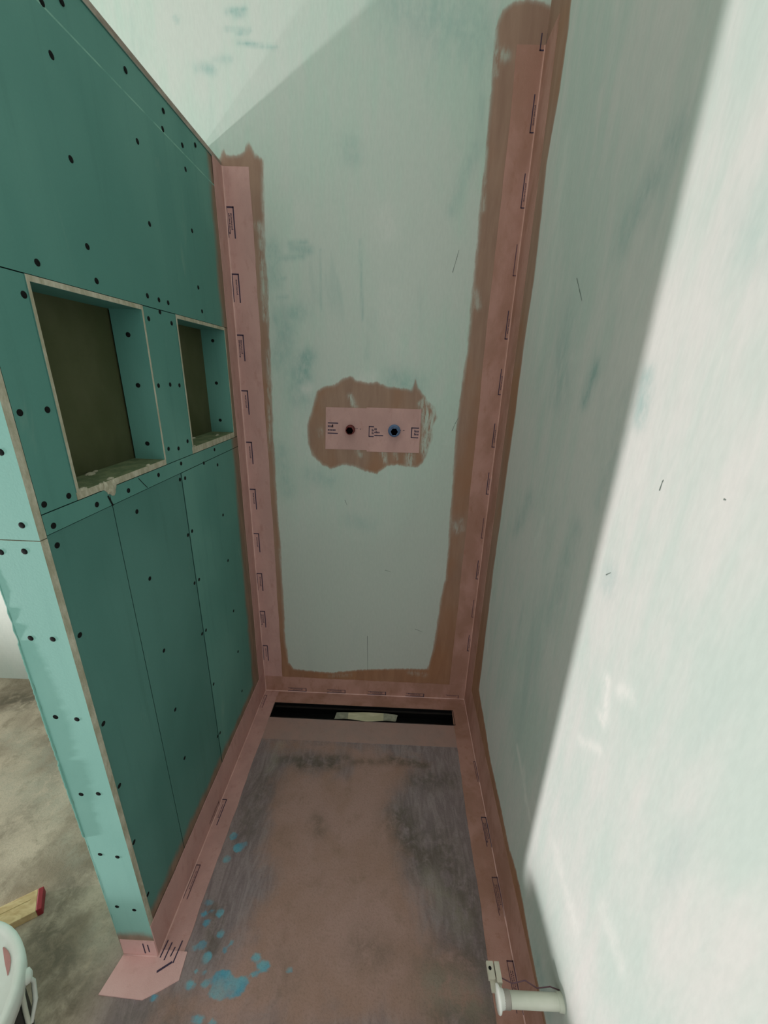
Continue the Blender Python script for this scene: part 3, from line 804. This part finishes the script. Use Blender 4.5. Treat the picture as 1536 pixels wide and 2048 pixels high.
def corner_tape(mb, P0, P1, A, B, wa, wb, t=.001, seg=60, ridge=.0032, wob=.0012, mi=0):
    """a strip folded into the corner line P0-P1, lying wa wide on the side A and wb wide on the side B"""
    P0, P1, A, B = (Vector(x) for x in (P0, P1, A, B))
    rnd = random.Random(int(1e4 * (wa + wb + P0.z + P0.y)))
    ja = jb = 0
    rings = []
    for i in range(seg + 1):
        f = i / seg
        O = P0.lerp(P1, f)
        ja = .8 * ja + rnd.uniform(-1, 1) * wob; jb = .8 * jb + rnd.uniform(-1, 1) * wob
        k = ridge * rnd.uniform(.85, 1.15)
        a = wa + ja; b = wb + jb
        tb = t + rnd.uniform(0, .0005)
        rings.append([O + A * a, O + A * a + B * t, O + A * a * .55 + B * tb, O + A * (k * 2.2) + B * t, O + A * (k * 1.3) + B * (k * .55), O + A * k * .75 + B * k * .75, O + A * (k * .55) + B * (k * 1.3),
                      O + A * t + B * (k * 2.2), O + A * tb + B * b * .55, O + A * t + B * b, O + B * b, O])
    mb.sweep(rings, [mi, mi, mi, mi, 3, 3, mi, mi, mi, mi, mi, mi], smooth=False)

TG = 'pink sealing tapes bedded in the shower corners'
def tape(name, mb, mats, label, group=TG, cat='sealing tape'):
    o = mb.build(name, mats)
    # stand the object on its own base point
    c = [Vector(b) for b in o.bound_box]
    base = Vector(((c[0].x + c[6].x) / 2, (c[0].y + c[6].y) / 2, min(q.z for q in c)))
    o.data.transform(Matrix.Translation(-base))
    o.location = base
    return tag(o, label, cat, group)

# left inner corner
mb = MB()
corner_tape(mb, (0, 0, .004), (0, 0, 1.914), (0, -1, 0), (1, 0, 0), .064, .081)
for k, z in enumerate((1.818, 1.645, 1.472, 1.299, 1.124, .95, .772, .598, .421, .248)):
    logo(mb, (.004, -.0012, z), (0, 0, -1), (1, 0, 0), (0, -1, 0), .081, .0225, 1, legs=(1, k < 2 or k > 6), lines=(1, k in (0, 2, 8)))
tape('sealing_tape', mb, [M_TAPE, M_INK, M_INK_F, M_BEAD], 'pink sealing tape running up the inner corner between green partition and back wall')

# right inner corner: its corner line leans with the wall
mb = MB()
xr = lambda y, z: W + RA * y + RZ * z
corner_tape(mb, (xr(0, .004), 0, .004), (xr(0, 2.192), 0, 2.192), (-1, 0, 0), (-RA, -1, 0), .074, .098)
for k, z in enumerate((2.18, 2.01, 1.837, 1.665, 1.487, 1.315, 1.138, .965, .79, .613, .435, .265)):
    xc = xr(0, z) + .001
    if k in (3, 8, 10):
        logo(mb, (xc, -.0012, z), (0, 0, 1), (-1, 0, 0), (0, -1, 0), .083, .015, 2, legs=(1, 0), lines=(0, 0))
    else:
        logo(mb, (xc, -.0012, z), (0, 0, 1), (-1, 0, 0), (0, -1, 0), .083 if k else .035, .0165, 1, legs=(1, 1), lines=(1, 0) if k else (0, 0))
tape('sealing_tape', mb, [M_TAPE_B, M_INK, M_INK_F, M_BEAD_B], 'long brown-smeared sealing tape running up the inner corner at the right wall')

# along the back wall above the drain
mb = MB()
corner_tape(mb, (.0, 0, 0), (W, 0, 0), (0, 0, 1), (0, -1, 0), .082, .066, t=.0016, seg=40)
for k, x in enumerate((.187, .363, .546, .717, .872)):
    logo(mb, (x, -.0018, .0235), (-1, 0, 0), (0, 0, -1), (0, -1, 0), .084 if k < 4 else .06, .0185, 1 if k < 4 else 2, legs=(k != 4, 1), lines=(1, 1) if k < 4 else (0, 1))
tape('sealing_tape', mb, [M_TAPE_B, M_INK, M_INK_F, M_BEAD], 'pink sealing tape along the foot of the back wall behind the black drain')

# along the foot of the partition
mb = MB()
corner_tape(mb, (0, 0, 0), (0, -D, 0), (0, 0, 1), (1, 0, 0), .122, .061, t=.002, seg=46)
logo(mb, (.005, -.030, .0022), (0, -1, 0), (1, 0, 0), (0, 0, 1), .07, .013, 2, lines=(1, 0))
logo(mb, (.004, -.480, .0022), (0, -1, 0), (1, 0, 0), (0, 0, 1), .08, .016, 1, lines=(1, 0), legs=(1, 0))
logo(mb, (-.0 + .0025, -.50, .004), (0, -1, 0), (0, 0, 1), (1, 0, 0), .07, .02, 2, lines=(0, 1), legs=(1, 0))
logo(mb, (.005, -.665, .0022), (0, -1, 0), (1, 0, 0), (0, 0, 1), .08, .013, 2, lines=(1, 0))
tape('sealing_tape', mb, [M_TAPE, M_INK, M_INK_F, M_BEAD], 'pink sealing tape along the foot of the green partition')

# along the foot of the right wall
mb = MB()
corner_tape(mb, (xr(-.0, 0), 0, 0), (xr(-1.05, 0), -1.05, 0), (-1, 0, 0), (0, 0, 1), .066, .148, t=.002, seg=56)
for y, mi in ((-.496, 1), (-.659, 2), (-.83, 2)):
    logo(mb, (xr(y, 0) - .020, y, .0022), (0, -1, 0), (1, 0, 0), (0, 0, 1), .088, .017, mi, lines=(1, 1))
logo(mb, (xr(-.30, 0) - .012, -.30, .0022), (0, -1, 0), (1, 0, 0), (0, 0, 1), .08, .008, 2, lines=(0, 0))
tape('sealing_tape', mb, [M_TAPE_B, M_INK, M_INK_F, M_BEAD], 'pink sealing tape along the foot of the right wall')

# foot piece folded round the free end of the partition
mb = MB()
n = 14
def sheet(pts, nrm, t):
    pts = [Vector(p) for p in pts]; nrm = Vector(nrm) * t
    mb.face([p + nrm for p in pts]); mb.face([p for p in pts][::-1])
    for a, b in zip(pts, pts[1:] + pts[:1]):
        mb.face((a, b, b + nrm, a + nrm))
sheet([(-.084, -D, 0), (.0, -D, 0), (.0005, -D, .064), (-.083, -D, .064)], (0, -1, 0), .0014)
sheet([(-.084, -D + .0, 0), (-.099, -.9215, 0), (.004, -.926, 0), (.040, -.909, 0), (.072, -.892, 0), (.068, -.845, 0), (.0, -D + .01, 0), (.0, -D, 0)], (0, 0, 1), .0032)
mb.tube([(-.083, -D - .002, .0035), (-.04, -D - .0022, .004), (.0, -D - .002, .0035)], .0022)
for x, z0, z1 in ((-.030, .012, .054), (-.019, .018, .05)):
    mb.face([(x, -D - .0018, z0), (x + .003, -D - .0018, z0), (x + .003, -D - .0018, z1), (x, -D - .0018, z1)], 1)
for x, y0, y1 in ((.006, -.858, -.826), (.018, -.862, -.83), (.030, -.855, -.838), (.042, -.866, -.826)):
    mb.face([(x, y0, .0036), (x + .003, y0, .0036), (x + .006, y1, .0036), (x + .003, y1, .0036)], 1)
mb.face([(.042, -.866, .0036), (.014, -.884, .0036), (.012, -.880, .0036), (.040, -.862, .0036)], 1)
tape('sealing_tape', mb, [M_TAPE_LIT, M_INK], 'pink sealing tape piece folded onto the floor round the free end of the partition')

# ------------------------------------------------------------------ linear drain with its fleece collar
dr = empty('linear_drain', ((DRAIN[0] + DRAIN[1]) / 2, (DRAIN[2] + DRAIN[3]) / 2, 0), label='long black linear drain channel set in the floor at the back wall', cat='drain')
mb = MB()
x0, x1, y0, y1 = DRAIN
mb.box((x0, y0, -.055), (x1, y1, -.05))
for a, b in (((x0, y0, -.05), (x0 + .002, y1, .0035)), ((x1 - .002, y0, -.05), (x1, y1, .0035)), ((x0, y0, -.05), (x1, y0 + .002, .0035)), ((x0, y1 - .002, -.05), (x1, y1, .0035))):
    mb.box(a, b)
o = mb.build('channel', M_DRAIN, weld=False); adopt(dr, o)
mb = MB()
mb.box((x0 + .002, y0 + .002, -.012), (x1 - .002, y0 + .008, -.009))
mb.box((x0 + .002, y1 - .010, -.014), (x1 - .002, y1 - .002, -.011))
o = mb.build('inner_ledge', M_LIP, weld=False); adopt(dr, o)

mb = MB()
bev = [(-.010, -.045), (.0, -.040)]
mb.box((.0575, -.2435, .0), (.8345, DRAIN[2] - .0005, .0009))
mb.box((.046, DRAIN[2], .0), (DRAIN[0] - .0005, -.064, .0009))
mb.box((DRAIN[1] + .0005, DRAIN[2], .0), (.842, -.064, .0009))
o = mb.build('drain_collar', M_TAPE_G, weld=False)
tag(o, 'flat pinkish-grey fleece collar on the floor in front of the black drain', 'sealing membrane')

# masking tape bridging the drain, paper in the middle, gauzy at both ends
mb = MB()
rows = []
N = 20
for i in range(N + 1):
    f = i / N
    x = .338 + .25 * f
    taper = .006 * (1 - min(1, min(f, 1 - f) / .12))
    front = [(.0, -.1415 + .004 * math.sin(f * 9)), (.35, -.133), (.7, -.117), (1.0, -.100 - taper - .002 * math.sin(f * 7))]
    rows.append([(x + (.010 * (b[0]) if f > .9 else -.006 * (1 - b[0]) if f < .1 else 0), b[1] if k else b[1], .0045 - .0020 * b[0] + .0012 * math.sin(3 + f * 11) * b[0]) for k, b in enumerate(front)])
for i, (a, b) in enumerate(zip(rows, rows[1:])):
    mi = 1 if (i < 4 or i > 15) else 0
    for k in range(3):
        mb.face((a[k], a[k + 1], b[k + 1], b[k]), mi, True)
    lo = lambda p: (p[0], p[1], p[2] - .0006)
    for k in range(3):
        mb.face((lo(a[k]), lo(b[k]), lo(b[k + 1]), lo(a[k + 1])), mi, True)
o = tape('masking_tape', mb, [M_MASK, M_MASK_E], 'short strip of cream masking tape stuck across the middle of the black drain', None, 'masking tape')

# ------------------------------------------------------------------ water outlets on the back wall
def patch(x0, x1, z0, z1, t, skew, logos, label):
    mb = MB()
    a = [(x0 + skew, -.0002, z0), (x1 + skew * .4, -.0002, z0 + .002), (x1, -.0002, z1 + .001), (x0, -.0002, z1)]
    f = [(p[0], -t, p[2]) for p in a]
    mb.face(f); mb.face(a[::-1])
    for i in range(4):
        j = (i + 1) % 4
        mb.face((a[i], a[j], f[j], f[i]))
    for q in logos:
        if q[0] == 'bars':
            for xa, xb, za, zb in q[1]:
                mb.face([(xa, -t - .0004, za), (xb, -t - .0004, za), (xb, -t - .0004, zb), (xa, -t - .0004, zb)], 1)
        else:
            logo(mb, (q[0], -t, q[1]), (1, 0, 0), (0, 0, 1), (0, -1, 0), q[2], .030, 1, lines=q[3])
    return tape('pipe_seal_patch', mb, [M_TAPE, M_INK], label, 'pink sealing patches round the water outlets', 'sealing patch')
def text_bars(x0, x1, z, h, n, rnd=random.Random(5)):
    out = []
    w = (x1 - x0) / n
    for i in range(n):
        out.append((x0 + i * w, x0 + i * w + w * .75, z, z + h * rnd.choice((.7, .7, .75, 1.0))))
    return out
patch(.292, .446, 1.109, 1.254, .0012, -.004,
      [('bars', [(.298, .334, 1.199, 1.203), (.297, .333, 1.164, 1.1675)] + text_bars(.298, .318, 1.186, .009, 4) + [(.313, .3165, 1.186, 1.196)] + text_bars(.298, .326, 1.174, .008, 5)),
       ('bars', [(.394, .396, 1.184, 1.186), (.398, .402, 1.184, 1.186), (.410, .414, 1.183, 1.185)])],
      'pink sealing patch round the red outlet, left of the two')
patch(.432, .620, 1.106, 1.258, .0022, .003,
      [('bars', [(.441, .4438, 1.158, 1.196), (.441, .459, 1.192, 1.196), (.441, .459, 1.158, 1.1615), (.461, .492, 1.1625, 1.166)] + text_bars(.452, .459, 1.178, .008, 2) + text_bars(.452, .459, 1.168, .008, 2)
        + text_bars(.461, .470, 1.182, .010, 2) + text_bars(.461, .480, 1.172, .007, 4)),
       ('bars', [(.548, .554, 1.184, 1.186), (.560, .566, 1.184, 1.186)]),
       ('bars', [(.589, .5925, 1.160, 1.197), (.589, .616, 1.193, 1.197), (.589, .615, 1.160, 1.1635)] + text_bars(.600, .616, 1.180, .009, 4) + text_bars(.600, .616, 1.170, .008, 4))],
      'pink sealing patch round the blue outlet, right of the two')

def outlet(x, z, mat, bore, label, coll):
    root = empty('water_outlet', (x, -.0022, z), label=label, cat='pipe plug', group='capped water outlets on the back wall')
    Mx = Matrix.Rotation(math.pi / 2, 4, 'X')
    mb = MB()
    L = .030
    # hexagonal sleeve, hollow
    def ring(r, y, seg=24, hexa=False):
        out = []
        for k in range(seg):
            a = 2 * math.pi * k / seg
            rr = r * (math.cos(math.pi / 6) / math.cos((a % (math.pi / 3)) - math.pi / 6)) if hexa else r
            out.append((rr * math.cos(a), -y, rr * math.sin(a)))
        return out
    mb.sweep([ring(.0145, 0), ring(.0145, L - .002), ring(.0140, L), ring(.0128, L, hexa=True), ring(.0126, L - .001, hexa=True)], 0, caps=False)
    b = mb.build('sleeve', mat, root)
    mb = MB()
    mb.sweep([ring(.0128, L - .0005, hexa=True), ring(.0126, .004, hexa=True), ring(.003, .003)], 0, caps=False)
    mb.face([(q[0], -.003, q[2]) for q in ring(.0031, .003)], 0)
    s = mb.build('socket', bore, root)
    mb = MB()
    mb.sweep([ring(coll, -.0005), ring(coll, .003), ring(coll - .002, .0045), ring(.0140, .0045)], 0, caps=False)
    c = mb.build('collar', mat, root)
    return root
outlet(.377, 1.181, M_RED, M_BORE_R, 'round red plastic plug with dark hexagonal socket capping the left outlet', .0165)
outlet(.530, 1.183, M_BLUE, M_BORE_B, 'round blue plastic plug with dark hexagonal socket capping the right outlet', .0215)

# ------------------------------------------------------------------ white pipe at the right wall
pr = empty('pipe_stub', (.755, -1.0, .30), label='white plastic pipe stub with collar sticking out from the right wall', cat='pipe')
xw = xr(-1.0, .30)
mb = MB().lathe([(.0115, 0), (.0115, xw - .775), (.0118, xw - .773)], 24, 0, Matrix.Translation((.775, -1.0, .30)) @ Matrix.Rotation(math.pi / 2, 4, 'Y'))
o = mb.build('tube', M_PIPE); adopt(pr, o)
mb = MB().lathe([(.0115, 0), (.0128, .001), (.0128, .011), (.0118, .013)], 24, 0, Matrix.Translation((.767, -1.0, .30)) @ Matrix.Rotation(math.pi / 2, 4, 'Y'))
o = mb.build('sleeve_ring', M_GREYP); adopt(pr, o); o['label'] = 'grey sleeve ring'
mb = MB().lathe([(.009, -.001), (.0185, 0), (.0195, .002), (.0185, .004), (.014, .006), (.0125, .013)], 28, 0, Matrix.Translation((.757, -1.0, .30)) @ Matrix.Rotation(math.pi / 2, 4, 'Y'))
o = mb.build('end_flange', M_WHITE); adopt(pr, o)
mb = MB().lathe([(.0115, -.008), (.0128, -.007), (.0135, .0), (.0135, .002)], 28, 0, Matrix.Translation((xw - .001, -1.0, .30)) @ Matrix.Rotation(math.pi / 2, 4, 'Y'))
o = mb.build('wall_rosette', M_PIPE); adopt(pr, o)
# clip standing up behind the end flange
mb = MB()
mb.box((.746, -.978, .300), (.7585, -.954, .308)); mb.box((.7605, -.983, .299), (.770, -.955, .310))
mb.box((.749, -.992, .296), (.769, -.975, .302)); mb.box((.753, -.968, .296), (.766, -.963, .303))
mb.lathe([(.0030, 0), (.0030, .0004)], 12, 1, Matrix.Translation((.7510, -.9640, .3082)))
o = mb.build('clip', [M_CLIP, M_SCREW], bevel=.0006, weld=False); adopt(pr, o); o['label'] = 'cream metal clip'
mb = MB().tube([(.7625, -.972, .304), (.79, -.980, .301), (.815, -.976, .303), (.835, -.984, .300), (.86, -.982, .302), (xr(-.985, .30), -.986, .302)], .0011, 0, 6)
o = mb.build('wire', M_INK_F); adopt(pr, o)

# ------------------------------------------------------------------ white tub on the floor
BC = (-.302, -1.067)
bk = empty('paint_bucket', (BC[0], BC[1], 0), label='white lidded plastic bucket with black label on the floor at the left edge', cat='bucket')
Mb = Matrix.Translation((BC[0], BC[1], 0))
o = MB().lathe([(.136, .0), (.139, .003), (.152, .195), (.153, .2)], 48, 0, Mb).build('body', M_WHITE); adopt(bk, o)
o = MB().lathe([(.1405, .018), (.1405, .02), (.1522, .193), (.1515, .196)], 48, 0, Mb, caps=False).build('wrap_label', M_LABEL); adopt(bk, o); o['label'] = 'black wrap label'
# green corner of the label
mb = MB()
rings = []
for a in range(-22, 19, 4):
    t_ = math.radians(a)
    zt = .19 - .0012 * (a + 22)
    rings.append([(BC[0] + r_ * math.cos(t_), BC[1] + r_ * math.sin(t_), z_) for r_, z_ in ((.1475, .10), (.1485, .115), (.1526, .175), (.1532, .19))])
mb.sweep(rings, 0, closed=False)
o = mb.build('label_corner', M_GREEN); adopt(bk, o); o['label'] = 'green corner of the label'
o = MB().lathe([(.154, .196), (.166, .198), (.1675, .215), (.1675, .230), (.164, .2365), (.158, .2375), (.153, .234), (.150, .2285), (.10, .2275), (.02, .228)], 56, 0, Mb).build('lid', M_WHITE); adopt(bk, o)
mb = MB()
rings = []
for i in range(9):
    a = math.radians(38 + 3.0 * i)
    wv = .0045 * math.sin(math.pi * (i + .4) / 9)
    rings.append([(BC[0] + r_ * math.cos(a), BC[1] + r_ * math.sin(a), .2290 + h_) for r_, h_ in ((.143 - wv, 0), (.143, .0012), (.143 + wv, 0.0004))])
mb.sweep(rings, 0, closed=False)
o = mb.build('smear', M_SMEAR); adopt(bk, o); o['label'] = 'dried pink smear'
ear = Vector((BC[0] + .160 * math.cos(math.radians(36)), BC[1] + .160 * math.sin(math.radians(36)), .202))
o = MB().lathe([(.013, -.012), (.014, .0), (.013, .010), (.006, .014)], 16, 0, Matrix.Translation(ear) @ Matrix.Rotation(math.radians(36), 4, 'Z') @ Matrix.Rotation(math.pi / 2, 4, 'Y')).build('handle_ear', M_WHITE); adopt(bk, o)
def on_body(deg, z, extra=.004):
    r_ = .139 + (.152 - .139) * z / .195 + extra
    a = math.radians(deg)
    return Vector((BC[0] + r_ * math.cos(a), BC[1] + r_ * math.sin(a), z))
mb = MB()
mb.tube([ear, on_body(32, .17), on_body(30, .13), on_body(29, .09), on_body(20, .06), on_body(-20, .04), on_body(-60, .05)], .0042)
mb.tube([ear, on_body(22, .192, .006), on_body(10, .18, .006), on_body(-10, .165, .006), on_body(-40, .15, .006)], .0042)
o = mb.build('bail_handle', M_PIPE); adopt(bk, o)
mb = MB().tube([on_body(29, .088, .008), on_body(38, .11, .014), on_body(42, .15, .016), on_body(40, .188, .010)], [.0035, .0045, .0040, .003])
o = mb.build('handle_loop', M_WHITE); adopt(bk, o)

# ------------------------------------------------------------------ batten with a red end
bt = empty('wooden_batten', (-.45, -.83, 0), label='pale wooden batten with red painted end lying on the floor beside the bucket', cat='batten')
e1 = Vector((-.362, -.768, 0)); dirb = Vector((.845, .534, 0)).normalized(); nb_ = Vector((-dirb.y, dirb.x, 0))
Lb = .62; wb_ = .056; hb = .024
cut = .003          # the end is sawn at a slant
def prism(mb, s0a, s0b, s1a, s1b, mi, h=hb, inset=0.0):
    c = []
    for z in (0.0004, h):
        for s, w in ((s0a, -wb_ / 2), (s1a, -wb_ / 2), (s1b, wb_ / 2), (s0b, wb_ / 2)):
            p = e1 + dirb * s + nb_ * w
            c.append((p.x, p.y, z))
    mb.face([c[i] for i in (0, 3, 2, 1)], mi); mb.face([c[i] for i in (4, 5, 6, 7)], mi)
    for i in range(4):
        j = (i + 1) % 4
        mb.face((c[i], c[j], c[j + 4], c[i + 4]), mi)
mb = MB(); prism(mb, -Lb, -Lb, cut / 2 - .006, -cut / 2 - .006, 0)
# planed rebate line along the top
a = e1 + dirb * -Lb + nb_ * .008; b = e1 + dirb * -.02 + nb_ * .008
mb.face([(q.x, q.y, hb + .0002) for q in (a - nb_ * .0008, b - nb_ * .0008, b + nb_ * .0008, a + nb_ * .0008)], 1)
t = NT('wood_groove', .8); t.base(t.mix(t.noise(50), s2l(150, 124, 76), s2l(168, 142, 92)))
o = mb.build('bar', [M_WOOD, t.m], bevel=.0012); adopt(bt, o)
mb = MB(); prism(mb, cut / 2 - .006, -cut / 2 - .006, cut / 2 + .006, -cut / 2 + .006, 0, hb + .0006)
o = mb.build('painted_end', M_REDP, bevel=.002); adopt(bt, o); o['label'] = 'dark red painted end'
